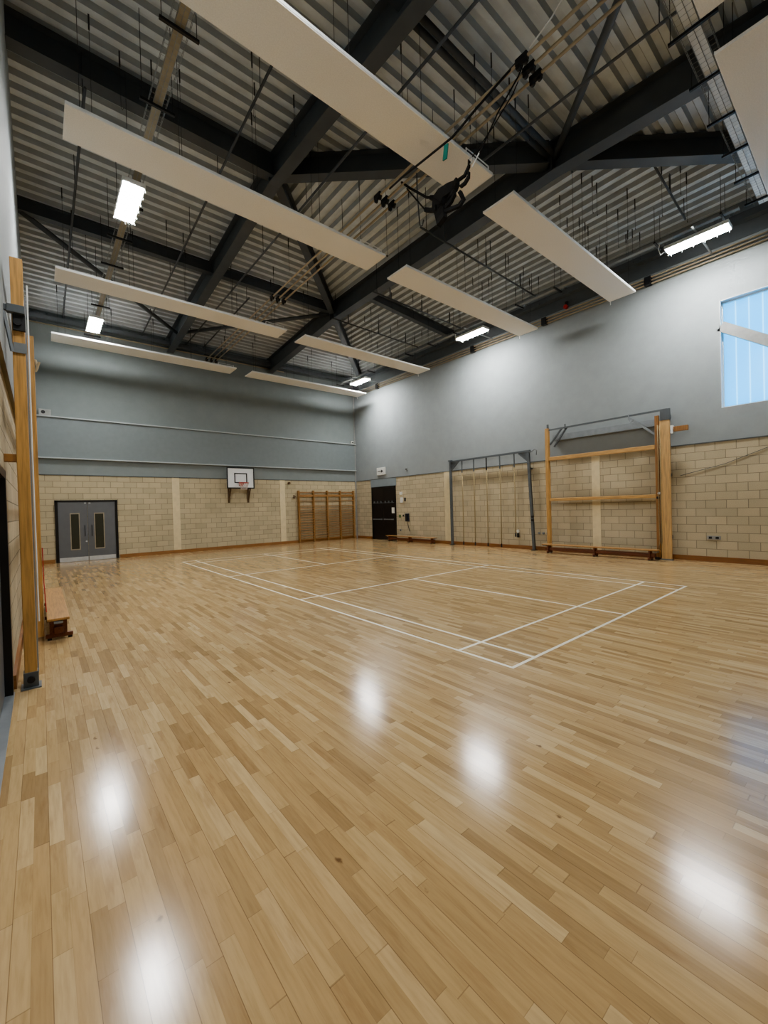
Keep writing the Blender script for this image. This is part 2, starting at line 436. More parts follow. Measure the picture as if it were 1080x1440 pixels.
struct(MB().box(XR-.03, XR, YB, 13.55, 0, .14).box(XR-.03, XR, 15.65, YF, 0, .14).build('baseboard_right', M_skirt), 'brown timber skirting along the window wall', 'baseboard')
struct(MB().box(XL, XL+.03, DY1+.1, YF, 0, .14).build('baseboard_left', M_skirt), 'brown timber skirting along the side wall', 'baseboard')

trim('trim_shade_strip_1', MB().box(XR-.02, XR, YB, YF, 8.46, 8.84), M_upper, 'dark strip toned as shade above the pipes on the window wall')  # strips added to darken the shaded wall tops
trim('trim_shade_strip_2', MB().box(XL, XR, YF-.02, YF, 8.84, 8.95), M_upper, 'dark strip toned as shade above the pipe on the end wall')
# ------------------------------------------------------------------ window 1
wn_ = thing('window_1', (XR+.2, -1.1, WZ0), 'large pale blue translucent window high in the side wall', 'window', kind='structure')
MB().box(XR+.20, XR+.22, WY0, WY1, WZ0, WZ1).build('window_pane', M_pane, wn_)
f = MB()
for y0, y1, z0, z1 in ((WY1-.04, WY1, WZ0, WZ1), (WY0, WY0+.04, WZ0, WZ1), (WY0, WY1, WZ0, WZ0+.04), (WY0, WY1, WZ1-.06, WZ1)):
    f.box(XR+.14, XR+.21, y0, y1, z0, z1)
f.build('window_frame', M_white, wn_)
rv = MB().box(XR+.001, XR+.20, WY1-.012, WY1-.001, WZ0, WZ1).box(XR+.001, XR+.20, WY0+.001, WY0+.012, WZ0, WZ1).box(XR+.001, XR+.20, WY0, WY1, WZ0+.001, WZ0+.012).box(XR+.001, XR+.20, WY0, WY1, WZ1-.012, WZ1-.001)
rv.build('reveal_lining', M_white, wn_)
MB().bar((XR+.05, WY1-.01, 6.36), (XR+.05, WY0+.01, 3.93+.35), .1, .25, up=(0,0,1)).build('diagonal_brace', M_gplast, wn_)
# bright overcast day outside
wd = bpy.data.worlds.new('daylight'); scene.world = wd; wd.use_nodes = True
bg = wd.node_tree.nodes['Background']; bg.inputs[0].default_value = (.62, .86, 1.0, 1); bg.inputs[1].default_value = 2.3

# ------------------------------------------------------------------ door 1 : grey double doors in the end wall
D = thing('door_1', (-2.4, YF, 0), 'grey double doors with narrow vision panels and black frame', 'door', kind='structure')
x0, x1, zt = -3.39, -1.42, 2.33
MB().box(x0, x0+.09, YF-.06, YF, 0, zt).box(x1-.09, x1, YF-.06, YF, 0, zt).box(x0, x1, YF-.06, YF, zt-.07, zt).build('door_frame', M_black, D)
for i, (a, b) in enumerate(((x0+.09, -2.408), (-2.397, x1-.09))):
    lf = MB().box(a, b, YF-.045, YF-.004, .01, zt-.07, .004).build('door_leaf', M_door, D)
    v0, v1 = ((-2.92, -2.68), (-2.17, -1.90))[i]
    MB().box(v0-.03, v1+.03, YF-.052, YF-.03, .44, 1.84).build('vision_bead', M_tan, lf)
    MB().box(v0, v1, YF-.056, YF-.03, .48, 1.80).build('vision_panel', M_vision, lf)
    MB().box(a+.01, b-.01, YF-.05, YF-.03, .01, .17).build('kick_plate', M_alu, lf)
    hx = (-2.50, -2.28)[i]
    MB().tube([(hx, YF-.045, .95), (hx, YF-.10, .97), (hx, YF-.10, 1.35), (hx, YF-.045, 1.37)], .013, 8).build('pull_handle', M_blackm, lf)
    if i == 0: MB().cyl((-2.46, YF-.055, .75), (0,1,0), .03, .03, 16).build('lock_cylinder', M_alu, lf)
    MB().box((-2.50, -2.36)[i], (-2.44, -2.30)[i], YF-.06, YF-.03, 2.20, 2.235).build('door_stay', M_alu, lf)

# door 2 : black store doors in the window wall
D = thing('door_2', (XR, 14.6, 0), 'black double doors with metal bars and a small white notice', 'door', kind='structure')
y0, y1, zt = 13.60, 15.60, 2.86
MB().box(XR-.05, XR, y0, y0+.07, 0, zt).box(XR-.05, XR, y1-.07, y1, 0, zt).box(XR-.05, XR, y0, y1, zt-.08, zt).build('door_frame', M_black, D)
for i, (a, b) in enumerate(((y0+.07, 14.597), (14.603, y1-.07))):
    lf = MB().box(XR-.035, XR-.002, a, b, .01, zt-.08, .004).build('door_leaf', M_black, D)
    MB().bar((XR-.09, a+.08, 1.10), (XR-.09, b-.08, 1.10), .04, .045).bar((XR-.06, a+.10, 1.10), (XR-.06, a+.14, 1.10), .08, .06).bar((XR-.06, b-.14, 1.10), (XR-.06, b-.10, 1.10), .08, .06).build('push_bar', M_gsteel2, lf)
    m = MB(); m.bar((XR-.06, a+.04, 1.98), (XR-.06, b-.04, 1.98), .03, .03)
    for q in (.2, .5, .8): m.box(XR-.08, XR-.03, a+(b-a)*q-.04, a+(b-a)*q+.04, 1.96, 2.08)
    m.build('coat_rail', M_gsteel, lf)
    if i == 0:
        MB().box(XR-.042, XR-.03, 13.70, 13.92, 1.42, 1.72).build('notice', M_plastic, lf)
trim('trim_11', MB().box(XR-.015, XR, 13.55, 15.68, 2.86, SPLIT), M_grey, 'grey infill panel above the black doors')

# door 3 : near side wall
D = thing('door_3', (XL, 2.0, 0), 'grey door with black frame in the near side wall', 'door', kind='structure')
MB().box(XL-.28, XL+.012, DY1-.09, DY1, 0, DZ).box(XL-.28, XL+.012, DY0, DY0+.09, 0, DZ).box(XL-.28, XL+.012, DY0, DY1, DZ-.08, DZ).build('door_frame', M_black, D)
MB().box(XL-.10, XL-.05, DY0+.09, DY1-.09, .02, DZ-.08).build('door_leaf', M_door, D)
MB().box(XL-.12, XL+.02, DY0, DY1, 0, .008).build('threshold_strip', M_gsteel2, D)

# ------------------------------------------------------------------ badminton court lines (painted on the floor)
c = MB(); T = .04
def line(ax, k, a, b):
    (c.box(k-T/2, k+T/2, a, b, -.002, .0012) if ax == 'Y' else c.box(a, b, k-T/2, k+T/2, -.002, .0013))
for xx in (.02, .46, 5.64, 6.08): line('Y', xx, 0, 13.4)
for yy in (.02, .76, 4.72, 8.68, 12.64, 13.38): line('X', yy, 0, 6.1)
line('Y', 3.05, 0, 4.72); line('Y', 3.05, 8.68, 13.4)
cl = c.build('court_markings', M_court, FL); cl['label'] = 'white painted badminton court lines'

# ------------------------------------------------------------------ acoustic baffles
rows = [(-1.8, -1.09, 'nearest the camera end'), (2.04, 2.76, 'beside the hanging harness'), (5.12, 5.86, 'between rafter lamps'),
        (10.32, 11.08, 'second from the end wall'), (15.0, 15.82, 'against the end wall')]
LB = {
 (0, 0): 'white acoustic baffle whose tip shows at the top edge',
 (1, 0): 'longest-looking white acoustic baffle, passing behind the black harness',
 (2, 0): 'white acoustic baffle with a lit lamp just below its outer end',
 (3, 0): 'white acoustic baffle between the two lamps over the door side',
 (4, 0): 'white acoustic baffle along the end wall above the double doors',
 (0, 1): 'large white acoustic baffle cut by the picture edge above the window',
 (1, 1): 'white acoustic baffle between harness and window wall',
 (2, 1): 'white acoustic baffle above the timber climbing frame, next after the harness one',
 (3, 1): 'white acoustic baffle above the rope frame, second from the end wall',
 (4, 1): 'white acoustic baffle along the end wall above the wall bars'}
ZB = 7.8
for i, (ya, yb, _) in enumerate(rows):
    for j, (xa, xb) in enumerate(((-3.35, 2.80), (3.48, 9.72))):
        yc = (ya+yb)/2
        t_ = thing('acoustic_baffle', ((xa+xb)/2, yc, ZB), LB[(i, j)], 'acoustic panel', 'white acoustic baffles hung from the roof')
        MB().box(xa, xb, ya, yb, ZB, ZB+.05, .006).build('panel', M_baffle, t_)
        e = MB()
        for ys in (ya, yb): e.box(xa, xb, ys-.006, ys+.006, ZB+.012, ZB+.056)
        e.build('edge_channel', M_white, t_)
        n = 5
        for k in range(n):
            for ys, dx in ((ya+.03, 0), (yb-.03, .22)):
                x = xa+.18+(xb-xa-.6)*k/(n-1)+dx
                for bx in (XP, X2):
                    if abs(x-bx) < .2: x = bx+.24
                if x > XP and abs(abs(ys-YR)-(x-XP)) < .25: x += .5
                zt = zdeck(x, ys)
                h = MB().tube([(x, ys, ZB+.05), (x, ys, zt-.2)], .0045, 5)
                h.tube([(x, ys, zt-.24), (x, ys, zt+.02)], .014, 6)
                h.box(x-.02, x+.02, ys-.012, ys+.012, ZB+.045, ZB+.075)
                h.build('suspension_wire', M_wire, t_)
        for x in ((xb-.45, ) if j == 0 else (xb-.06, )):
            g = MB().tube([(x-.28, yc-.34, ZB+.05), (x-.28, yc-.34, ZB+.14), (x+.35, yc-.34, ZB+.14), (x+.35, yc-.34, ZB+.05)], .012, 6) if j == 0 else \
                MB().tube([(x, yb-.03, ZB+.05), (x+.05, yb-.03, ZB+.02), (x+.06, yb-.03, ZB-.1)], .014, 6)
            g.build('end_bracket', M_white, t_)

# loose deck hangers seen between the baffles
H = [(6.73,1.93),(7.0,1.94),(7.75,1.52),(8.25,1.52),(8.3,1.95),(7.57,2.97),(7.81,2.75),(8.34,2.75),(9.42,2.16),(9.33,1.96),(9.62,1.87),
     (9.33,2.95),(6.82,4.95),(7.6,4.95),(7.8,4.98),(8.64,4.97),(8.31,6.1),(7.85,6.42),(8.33,6.39),(9.45,4.9),(7.56,.72),(7.82,.42),(8.29,.42),
     (2.57,1.85),(3.2,1.9),(3.3,2.9),(3.77,1.85),(-.65,4.65),(.3,4.88),(-2.47,6.2),(-2.0,6.0),(-2.62,11.5),(-.89,10.1),(.25,10.0),
     (6.4,9.0),(7.1,8.6),(8.2,8.9),(7.7,12.0),(8.6,12.6),(2.9,8.2),(2.2,8.9)]
for k, (x, y) in enumerate(H):
    zt = zdeck(x, y); L = .7+.5*random.random()
    h = MB().tube([(x, y, zt-L), (x, y, zt-.2)], .004, 5).tube([(x, y, zt-.25), (x, y, zt+.02)], .014, 6).tube([(x, y, zt-L), (x+.02, y, zt-L-.03), (x+.04, y, zt-L+.02)], .005, 5)
    tag(h.build('wire_hanger', M_wire), 'thin dark wire hanger dangling free from the roof deck', 'hanger', 'wire hangers on the roof deck')

# ------------------------------------------------------------------ high bay lamps
def lamp(x, y, label, side):
    z = 8.2
    t_ = thing('high_bay_light', (x, y, z), label, 'ceiling light', 'high bay lamps of the hall')
    MB().box(x-.2, x+.2, y-.66, y+.66, z, z+.09, .015).build('housing', M_white, t_)
    MB().box(x-.17, x+.17, y-.62, y+.62, z-.012, z-.001).build('diffuser', M_lamp, t_)
    g = MB()
    for k in range(6):
        yy = y-.6+k*.24; g.tube([(x-.2, yy, z), (x-.2, yy, z-.05), (x+.2, yy, z-.05), (x+.2, yy, z)], .004, 5)
    for xx in (x-.1, x+.1): g.tube([(xx, y-.66, z-.05), (xx, y+.66, z-.05)], .004, 5)
    g.build('wire_guard', M_galv, t_)
    for yy in (y-.5, y+.5):
        MB().tube([(x, yy, z+.09), (x, yy, 8.485)], .008, 6).build('hanging_rod', M_galv, t_)
    MB().tube([(x, y+.62, z+.07), (x+.05, y+.8, z+.03), (x+.05, y+.85, z+.2), (x, y+.8, 8.49)], .012, 6).build('power_lead', M_white, t_)
    if side > 0:
        MB().bar((x-.5, y-.02, z+.13), (XR-.06, y-.02, z+.13), .04, .03).build('support_channel', M_galv, t_)
LXL, LXR = -2.2, 9.0
lamp(LXL, .4, 'high bay lamp over the door side, out of frame above the camera', -1)
lamp(LXL, 7.45, 'lit high bay lamp over the door side, nearer of two, below a white baffle', -1)
lamp(LXL, 14.55, 'lit high bay lamp over the double doors by the end wall', -1)
lamp(LXR, .4, 'lit high bay lamp beside the window wall above the window', 1)
lamp(LXR, 7.4, 'lit high bay lamp beside the window wall above the rope frame', 1)
lamp(LXR, 14.55, 'lit high bay lamp in the far corner above the wall bars', 1)

# ------------------------------------------------------------------ wire basket cable trays
def tray(pts, w_, label, mat_inside, step=1.4):
    a, b = V(pts[0]), V(pts[1]); d = (b-a).normalized(); s = V((-d.y, d.x, 0)); L = (b-a).length
    t_ = thing('cable_tray', tuple((a+b)/2), label, 'cable tray')
    m = MB()
    for k in (-1, -.5, 0, .5, 1): m.tube([a+s*(w_/2*k), b+s*(w_/2*k)], .004, 4)
    for k in (-1, 1): m.tube([a+s*(w_/2*k)+V((0,0,.055)), b+s*(w_/2*k)+V((0,0,.055))], .004, 4)
    n = int(L/.1)
    for i in range(n+1):
        p = a+d*(i*L/n); m.tube([p-s*w_/2+V((0,0,.055)), p-s*w_/2, p+s*w_/2, p+s*w_/2+V((0,0,.055))], .003, 4)
    m.build('basket', M_galv, t_)
    MB().bar(a+V((0,0,.03)), b+V((0,0,.03)), w_*.5, .035).build('cable_bundle', mat_inside, t_)
    k = int(L/step)
    for i in range(k+1):
        p = a+d*(.3+i*(L-.6)/k)
        MB().bar(p-s*(w_/2+.13)-V((0,0,.03)), p+s*(w_/2+.13)-V((0,0,.03)), .042, .042).build('trapeze_bar', M_blackm, t_)
        for q in (-1, 1):
            o = p+s*(q*(w_/2+.1)); MB().tube([o-V((0,0,.05)), V((o.x, o.y, zdeck(o.x, o.y)))], .006, 5).build('hanging_rod', M_wire, t_)
tray(((-2.1, YB+.1, 8.55), (-2.1, YF-.3, 8.55)), .26, 'wire basket cable tray above the lamps on the door side', M_tan)
tray(((9.1, -.4, 8.55), (9.1, YF-.3, 8.55)), .22, 'wire basket cable tray above the lamps on the window side', M_gplast)
tray(((2.3, -.8, 8.6), (9.4, -.8, 8.6)), .34, 'pale wire basket cable tray crossing the roof above the window', M_white, 1.1)

# ------------------------------------------------------------------ overhead rail set (triple) with trolleys
t_ = thing('overhead_track', (2.25, 6, 8.5), 'triple cream overhead rails running the length of the hall', 'overhead rail')
for x in (2.05, 2.25, 2.45):
    MB().tube([(x, YB+.1, 8.5), (x, YF-.2, 8.5)], .024, 8).build('rail', M_rail, t_, True)
for y in (-2.5, 3.3, 6.6, 12.4, 16.2):
    MB().bar((1.85, y, 8.56), (2.65, y, 8.56), .05, .04).build('cross_bracket', M_blackm, t_)
    for x in (1.9, 2.6): MB().tube([(x, y, 8.56), (x, y, zdeck(x, y))], .007, 5).build('hanging_rod', M_wire, t_)
for y, where in ((.95, 'at the upper end of the rope rig'), (4.45, 'beside the lower end of the rope rig'), (9.8, 'half way to the end wall'), (16.5, 'by the end wall')):
    for k, x in enumerate((2.05, 2.25, 2.45)):
        q = MB().box(x-.04, x+.04, y-.10, y+.10, 8.46, 8.56, .008).cyl((x, y-.06, 8.44), (1,0,0), .04, .05, 14).cyl((x, y+.06, 8.44), (1,0,0), .04, .05, 14)
        tag(q.build('pulley_block', M_blackm), 'black pulley block clamped on the overhead rails %s' % where, 'pulley block', 'pulley blocks %s' % where)

# white strap and cords of the rig
XH = 2.3
P = lambda y, z, dx=0: (XH+dx, y, z)
tag(MB().tube([P(.95, 8.83, -.03), P(.6, 9.0), P(.43, 9.11), P(-.3, 9.5), P(-.5, zdeck(2.3, -.5))], .012, 6).build('tie_cord', M_white, None, True), 'white cord tied from the pulley block up to the roof', 'cord')
tag(MB().tube([(2.22, .98, 8.76), (1.92, 1.23, 8.35), (1.64, 1.50, 7.95), (1.50, 1.75, 7.72), (1.48, 1.87, 7.67), (1.374, 2.343, 7.6), (1.364, 2.68, 7.62), (1.50, 3.10, 7.80), (2.15, 4.17, 8.55)], .018, 6).build('rig_rope', M_strap, None, True), 'thick black rope slung between the two pulley block sets', 'rope')
tag(MB().tube([P(1.02, 8.78), (2.22, 1.12, 8.50), (2.1, 1.42, 8.10), (2.0, 1.73, 7.59)], .012, 6).build('rig_rope', M_strap, None, True), 'thin black cord from upper pulley block to harness strap, longer one', 'rope')
tag(MB().tube([P(1.06, 8.76, .06), (2.26, 1.25, 8.35, ), (2.12, 1.55, 7.95), (2.0, 1.88, 7.63)], .009, 6).build('rig_rope', M_strap, None, True), 'thin black cord from upper pulley block to harness buckle, inner one', 'rope')
tag(MB().tube([P(3.95, 8.62), P(3.6, 8.24, -.1), (2.05, 3.0, 7.63), (2.0, 2.848, 7.526)], .024, 6).build('rig_rope', M_strap, None, True), 'thick black cord from lower pulley block to harness ring', 'rope')
tag(MB().tube([P(3.80, 8.40), P(3.5, 8.0, -.08), (2.05, 3.05, 7.42), (2.0, 2.99, 7.374)], .014, 6).build('rig_rope', M_strap, None, True), 'thin black cord from lower pulley block to lower harness ring', 'rope')
h_ = thing('safety_harness', (2.0, 2.53, 7.21), 'black webbing tumbling harness hanging on cords below the overhead rails', 'harness')
def strap(pts, w_, t2=.015):
    m = MB(); pts = [V(p) for p in pts]
    n = V((1, 0, 0)); L = []
    for i, p in enumerate(pts):
        d = (pts[min(i+1, len(pts)-1)]-pts[max(i-1, 0)]).normalized(); s = d.cross(n).normalized()
        ww = w_[i] if isinstance(w_, (list, tuple)) else w_
        L.append([m.bm.verts.new(p+s*(ww/2*a)+n*(t2*b)+n*(.05*math.sin(i*1.3))) for a, b in ((-1,-1),(1,-1),(1,1),(-1,1))])
    for A, B in zip(L, L[1:]):
        for k in range(4): m.bm.faces.new((A[k], A[(k+1)%4], B[(k+1)%4], B[k]))
    m.bm.faces.new(L[0][::-1]); m.bm.faces.new(L[-1]); return m
strap([(2.00, 2.202, 7.421), (2.00, 2.296, 7.421), (2.00, 2.410, 7.421), (2.00, 2.534, 7.383), (2.00, 2.629, 7.316), (2.00, 2.667, 7.259), (2.00, 2.658, 7.174), (2.00, 2.619, 7.041), (2.00, 2.553, 6.889)], [.10,.15,.2,.23,.27,.27,.23,.2,.19], .05).build('waist_belt', M_strap, h_)
strap([(2.00, 2.667, 7.240), (2.00, 2.534, 7.307), (2.00, 2.382, 7.307), (2.00, 2.268, 7.259), (2.00, 2.249, 7.212), (2.00, 2.363, 7.183), (2.00, 2.515, 7.174), (2.00, 2.658, 7.155)], .07, .03).build('leg_loop', M_strap, h_)
strap([(2.06, 2.211, 7.269), (2.06, 2.173, 7.136), (2.06, 2.249, 7.060), (2.06, 2.363, 7.050), (2.06, 2.534, 7.079), (2.02, 2.648, 7.136)], .06, .03).build('leg_loop', M_strap, h_)
strap([(2.00, 2.857, 7.516), (2.00, 2.762, 7.487), (2.00, 2.648, 7.440), (2.00, 2.553, 7.402)], .07, .03).build('side_strap', M_strap, h_)
strap([(2.00, 2.999, 7.373), (2.00, 2.895, 7.326), (2.00, 2.771, 7.250), (2.00, 2.686, 7.231)], .07, .03).build('side_strap', M_strap, h_)
strap([(2.00, 2.192, 7.430), (2.00, 2.087, 7.468), (2.00, 1.974, 7.544), (2.00, 1.917, 7.582)], .05, .02).build('hanging_strap', M_strap, h_)
strap([(2.00, 2.154, 7.288), (2.00, 2.087, 7.335), (2.00, 1.983, 7.373), (2.00, 1.935, 7.411)], .06, .02).build('hanging_strap', M_strap, h_)
MB().tube([(2.0, 1.917+.04*math.cos(a), 7.592+.05*math.sin(a)) for a in [k*math.pi/5 for k in range(10)]], .009, 6, True).build('steel_ring', M_alu, h_)
MB().tube([(2.00, 1.888, 7.459), (2.00, 1.793, 7.554), (2.00, 1.726, 7.611)], .012, 6).build('white_webbing', M_white, h_)
tag(MB().bar((1.46, 1.98, 7.62), (1.46, 2.02, 7.40), .02, .085, up=(0,1,0)).build('tag_card', M_teal), 'small teal tag hanging from the black rig rope', 'tag')

# drop bracket below the harness
tag(
    MB().tube([(2.25, 3.45, 8.47), (2.3, 3.5, 8.1), (2.3, 3.45, 7.45), (2.3, 3.38, 7.4), (2.3, 3.34, 7.5)], .014, 6).build('hook_rod', M_steel2, None, True), 'grey hooked rod hanging below the lower pulley blocks', 'hook')

# ------------------------------------------------------------------ conduits under the deck
def conduit(a, b, label, drops=0):
    t_ = thing('conduit', tuple((V(a)+V(b))/2), label, 'conduit')
    MB().tube([a, b], .025, 8).build('pipe', M_steel, t_, True)
    a, b = V(a), V(b); n = max(2, int((b-a).length/2.4))
    for i in range(n+1):
        p = a+(b-a)*(.04+.92*i/n); MB().tube([p, V((p.x, p.y, zdeck(p.x, p.y)))], .008, 5).build('hanger_rod', M_wire, t_)
    for i in range(drops):
        p = a+(b-a)*((i+.5)/drops); MB().tube([p, p-V((0,0,.0))+V((0,0,.42))], .022, 8).build('drop_pipe', M_steel, t_)
conduit((-3.0, 6.2, 9.1), (-2.95, YF-.1, 9.1), 'dark conduit along the roof close to the near side wall')
conduit((-.62, 3.9, 9.15), (-.35, YF-.1, 9.15), 'dark conduit along the roof between side wall lamps and rafter')
conduit((1.32, -2, 9.1), (1.32, YF-.1, 9.1), 'dark conduit along the roof just past the cranked rafter')
conduit((3.85, YB, 9.05), (3.65, 3.0, 9.05), 'dark conduit along the roof past the rope rig, passing the middle beam joint')
conduit((2.0, 11.5, 9.15), (2.05, YF-.1, 9.15), 'dark conduit along the far roof slope by the overhead rails')
conduit((3.75, 4.85, 8.75), (9.3, 4.95, 8.75), 'thin dark conduit across the roof above the baffle over the timber frame', 3)
conduit((4.7, 10.45, 8.8), (9.3, 10.6, 8.8), 'thin dark conduit across the roof above the baffle over the rope frame', 3)
conduit((6.8, .68, 9.2), (9.2, .68, 8.95), 'short dark conduit across the roof above the window side lamp', 1)
conduit((4.7, 8.0, 8.75), (9.3, 8.1, 8.75), 'thin dark conduit across the roof above the rope frame lamp', 3)

# rails of pipes on the walls
t_ = thing('wall_pipes', (XR-.1, 6, 8.2), 'three cream pipes along the top of the grey window wall', 'pipe')
for k in range(3):
    MB().tube([(XR-.07-.02*k, YB, 8.16+.085*k), (XR-.07-.02*k, YF-.15, 8.16+.085*k)], .02, 8).build('pipe', M_rail, t_, True)
for y in (-1.5, 1.9, 5.2, 8.4, 11.6, 14.8):
    MB().box(XR-.15, XR, y-.09, y+.09, 8.12, 8.38, .01).build('clamp', M_blackm, t_)
tag(MB().tube([(XL+.1, YF-.07, 8.80), (6, YF-.07, 8.80)], .025, 8).build('wall_pipe', M_rail, None, True), 'single cream pipe along the top of the end wall', 'pipe')
t_ = thing('fire_sounder', (XR-.05, 4.4, 8.5), 'small red sounder with black bracket above the wall pipes', 'alarm')
MB().cyl((XR-.09, 4.4, 8.46), (1,0,0), .07, .1, 18).build('body', M_red, t_)
MB().box(XR-.06, XR, 4.36, 4.44, 8.53, 8.66).build('mount', M_blackm, t_)

# ------------------------------------------------------------------ basketball backboard on the end wall
yb_ = YF-.35
t_ = thing('basketball_backboard', (3.48, yb_, 2.8), 'white basketball backboard with black edge and red hoop on the end wall', 'backboard')
bx0, bx1, bz0, bz1 = 2.84, 4.13, 2.81, 3.79
MB().box(bx0, bx1, yb_-.02, yb_+.02, bz0, bz1, .008).build('board', M_bb, t_)
fr = lambda a, b, z0, z1, w_, y: MB().box(a, b, y, y+.012, z1-w_, z1).box(a, b, y, y+.012, z0, z0+w_).box(a, a+w_, y, y+.012, z0+w_, z1-w_).box(b-w_, b, y, y+.012, z0+w_, z1-w_)
fr(bx0-.01, bx1+.01, bz0-.01, bz1+.01, .055, yb_-.032).build('border', M_bbk, t_)
fr(3.18, 3.79, 3.06, 3.53, .05, yb_-.030).build('target_rectangle', M_bbk, t_)
hc = V((3.485, yb_-.02-.15-.225, 3.05))
hp = MB(); hp.tube([hc+V((.225*math.cos(a), .225*math.sin(a), 0)) for a in [k*math.pi/12 for k in range(24)]], .012, 8, True)
hp.bar((3.485, yb_-.02, 3.04), (3.485, yb_-.16, 3.04), .18, .03).bar((3.40, yb_-.03, 2.95), (3.40, yb_-.16, 3.04), .02, .02).bar((3.57, yb_-.03, 2.95), (3.57, yb_-.16, 3.04), .02, .02).box(3.40, 3.57, yb_-.035, yb_-.02, 2.92, 3.1)
ho = hp.build('hoop', M_hoop, t_, True)
nt_ = MB()
for k in range(14):
    a = k*2*math.pi/14
    for s in (-1, 1):
        pts = []
        for i in range(6):
            f_ = i/5; aa = a+s*f_*1.1; r = .22-.09*math.sin(f_*1.45); pts.append(hc+V((r*math.cos(aa), r*math.sin(aa), -.02-.30*f_)))
        nt_.tube(pts, .005, 4)
nt_.build('net', M_net, ho)
for x in (3.02, 3.95):
    MB().box(x-.04, x+.04, YF-.03, YF-.002, 2.15, 3.6).bar((x, YF-.05, 2.28), (x, yb_+.03, 2.82), .05, .05).bar((x, YF-.04, 2.80), (x, yb_+.03, 2.86), .05, .05).bar((x, YF-.04, 3.5), (x, yb_+.03, 3.5), .05, .05).build('wall_bracket', M_brown, t_)

# ------------------------------------------------------------------ wall bars in the corner
t_ = thing('wall_bars', (8.35, YF-.1, 0), 'four bay timber wall bars fixed to the end wall in the corner', 'wall bars')
ups = [6.62, 7.49, 8.35, 9.20, 10.12]
for x in ups:
    MB().box(x-.035, x+.035, YF-.17, YF-.015, .02, 2.74, .006).build('upright', M_bars, t_)
for a, b in zip(ups, ups[1:]):
    MB().box(a+.035, b-.035, YF-.12, YF-.05, 2.62, 2.67, .01).build('rung', M_rung, t_)
    MB().box(a+.035, b-.035, YF-.13, YF-.10, 2.40, 2.52, .006).build('top_board', M_rung, t_)
    for k in range(16):
        z = .16+k*.135
        if k == 14: continue
        MB().bar((a+.03, YF-.12, z), (b-.03, YF-.12, z), .03, .036).build('rung', M_rung, t_)

# ------------------------------------------------------------------ balance benches
def bench(xa, xb, ya, yb, h, label, out=1):
    """bench lying along Y with plank on top and a narrow rail under it"""
    t_ = thing('balance_bench', ((xa+xb)/2, (ya+yb)/2, 0), label, 'bench', 'timber gym benches')
    xc = (xa+xb)/2
    MB().box(xa, xb, ya, yb, h-.035, h, .008).build('seat_plank', M_bench, t_)
    for k in (.06, .5, .94):
        y = ya+(yb-ya)*k
        MB().box(xa+.025, xb-.025, y-.025, y+.025, .085, h-.035, .006).build('leg', M_benchD, t_)
        MB().box(xa-.02, xb+.04, y-.03, y+.03, .03, .085, .008).build('foot', M_benchD, t_)
        MB().box(xa+.0, xa+.05, y-.02, y+.02, 0, .03).box(xb-.02, xb+.03, y-.02, y+.02, 0, .03).build('rubber_pad', M_blackm, t_)
    MB().box(xc-.05, xc+.05, ya+.08, yb-.08, .10, .19, .006).build('balance_rail', M_benchD, t_)
    for y, s in ((ya, 1), (yb, -1)):
        MB().bar((xc, y, h-.06), (xc, y+s*.12, h-.06), .10, .03).build('hook_plate', M_gsteel2, t_)
bench(-3.77, -3.52, 4.80, 7.95, .33, 'timber bench along the near side wall behind the frame post')
bench(9.93, 10.17, 10.55, 13.95, .29, 'low timber bench between the black doors and the rope frame')
bench(9.64, 9.89, 1.60, 5.12, .31, 'low timber bench in front of the timber climbing frame')

# ------------------------------------------------------------------ timber climbing frame on the window wall
t_ = thing('climbing_apparatus', (10.15, 3.3, 0), 'large timber climbing frame folded against the window wall', 'climbing frame')
MB().box(10.00, 10.14, 5.0, 5.11, .03, 4.36, .008).build('post', M_pine, t_)
MB().box(10.03, 10.10, 1.35, 1.60, .03, 4.02, .006).box(10.025, 10.10, 1.35, 1.60, 2.92, 2.93).build('side_board', M_pineL, t_)
MB().box(10.02, 10.11, 1.34, 1.58, 4.02, 4.34, .006).build('top_plate', M_gsteel, t_)
MB().box(10.02, 10.12, 1.62, 1.72, .06, 4.18, .006).build('post', M_pineD, t_)
MB().box(10.11, 10.36, 1.40, 1.45, .6, .7).box(10.11, 10.36, 1.40, 1.45, 2.4, 2.5).box(10.11, 10.36, 1.40, 1.45, 4.1, 4.2).build('wall_bracket', M_gsteel, t_)
MB().bar((10.10, 5.05, 4.30), (10.10, 1.42, 4.33), .05, .05).build('top_bar', M_gsteel, t_)
MB().bar((10.30, 4.95, 4.02), (10.30, 1.5, 4.02), .12, .20).build('wall_shadow_bar', M_gsteel2, t_)  # grey bar standing in for the shadow band on the wall
for z, hh in ((3.28, .13), (1.85, .10)):
    MB().box(10.02, 10.10, 1.72, 5.0, z-hh/2, z+hh/2, .012).build('cross_beam', M_pineY, t_)
MB().bar((10.10, 4.97, 3.78), (10.12, 4.55, 4.29), .035, .05).build('diagonal_brace', M_gsteel, t_)
MB().bar((10.16, 4.85, 3.70), (10.12, 4.38, 4.29), .035, .05).build('diagonal_brace', M_gsteel, t_)
MB().bar((10.08, 1.68, 3.62), (10.12, 2.42, 4.26), .045, .06).build('diagonal_brace', M_gsteel2, t_)
MB().tube([(10.08, 2.42, 4.36), (10.08, 2.42, 4.2), (10.06, 2.36, 4.12), (10.08, 2.30, 4.2)], .018, 8).build('hook', M_gsteel2, t_)
MB().tube([(10.10, 4.42, 4.42), (10.10, 4.42, 4.2)], .022, 8).build('hook', M_gsteel, t_)
MB().cyl((10.1, 5.05, 4.42), (0,0,1), .035, .16, 12).build('top_cap', M_gsteel, t_)
MB().box(9.98, 10.14, 1.66, 1.76, .0, .07).build('foot', M_blackm, t_)
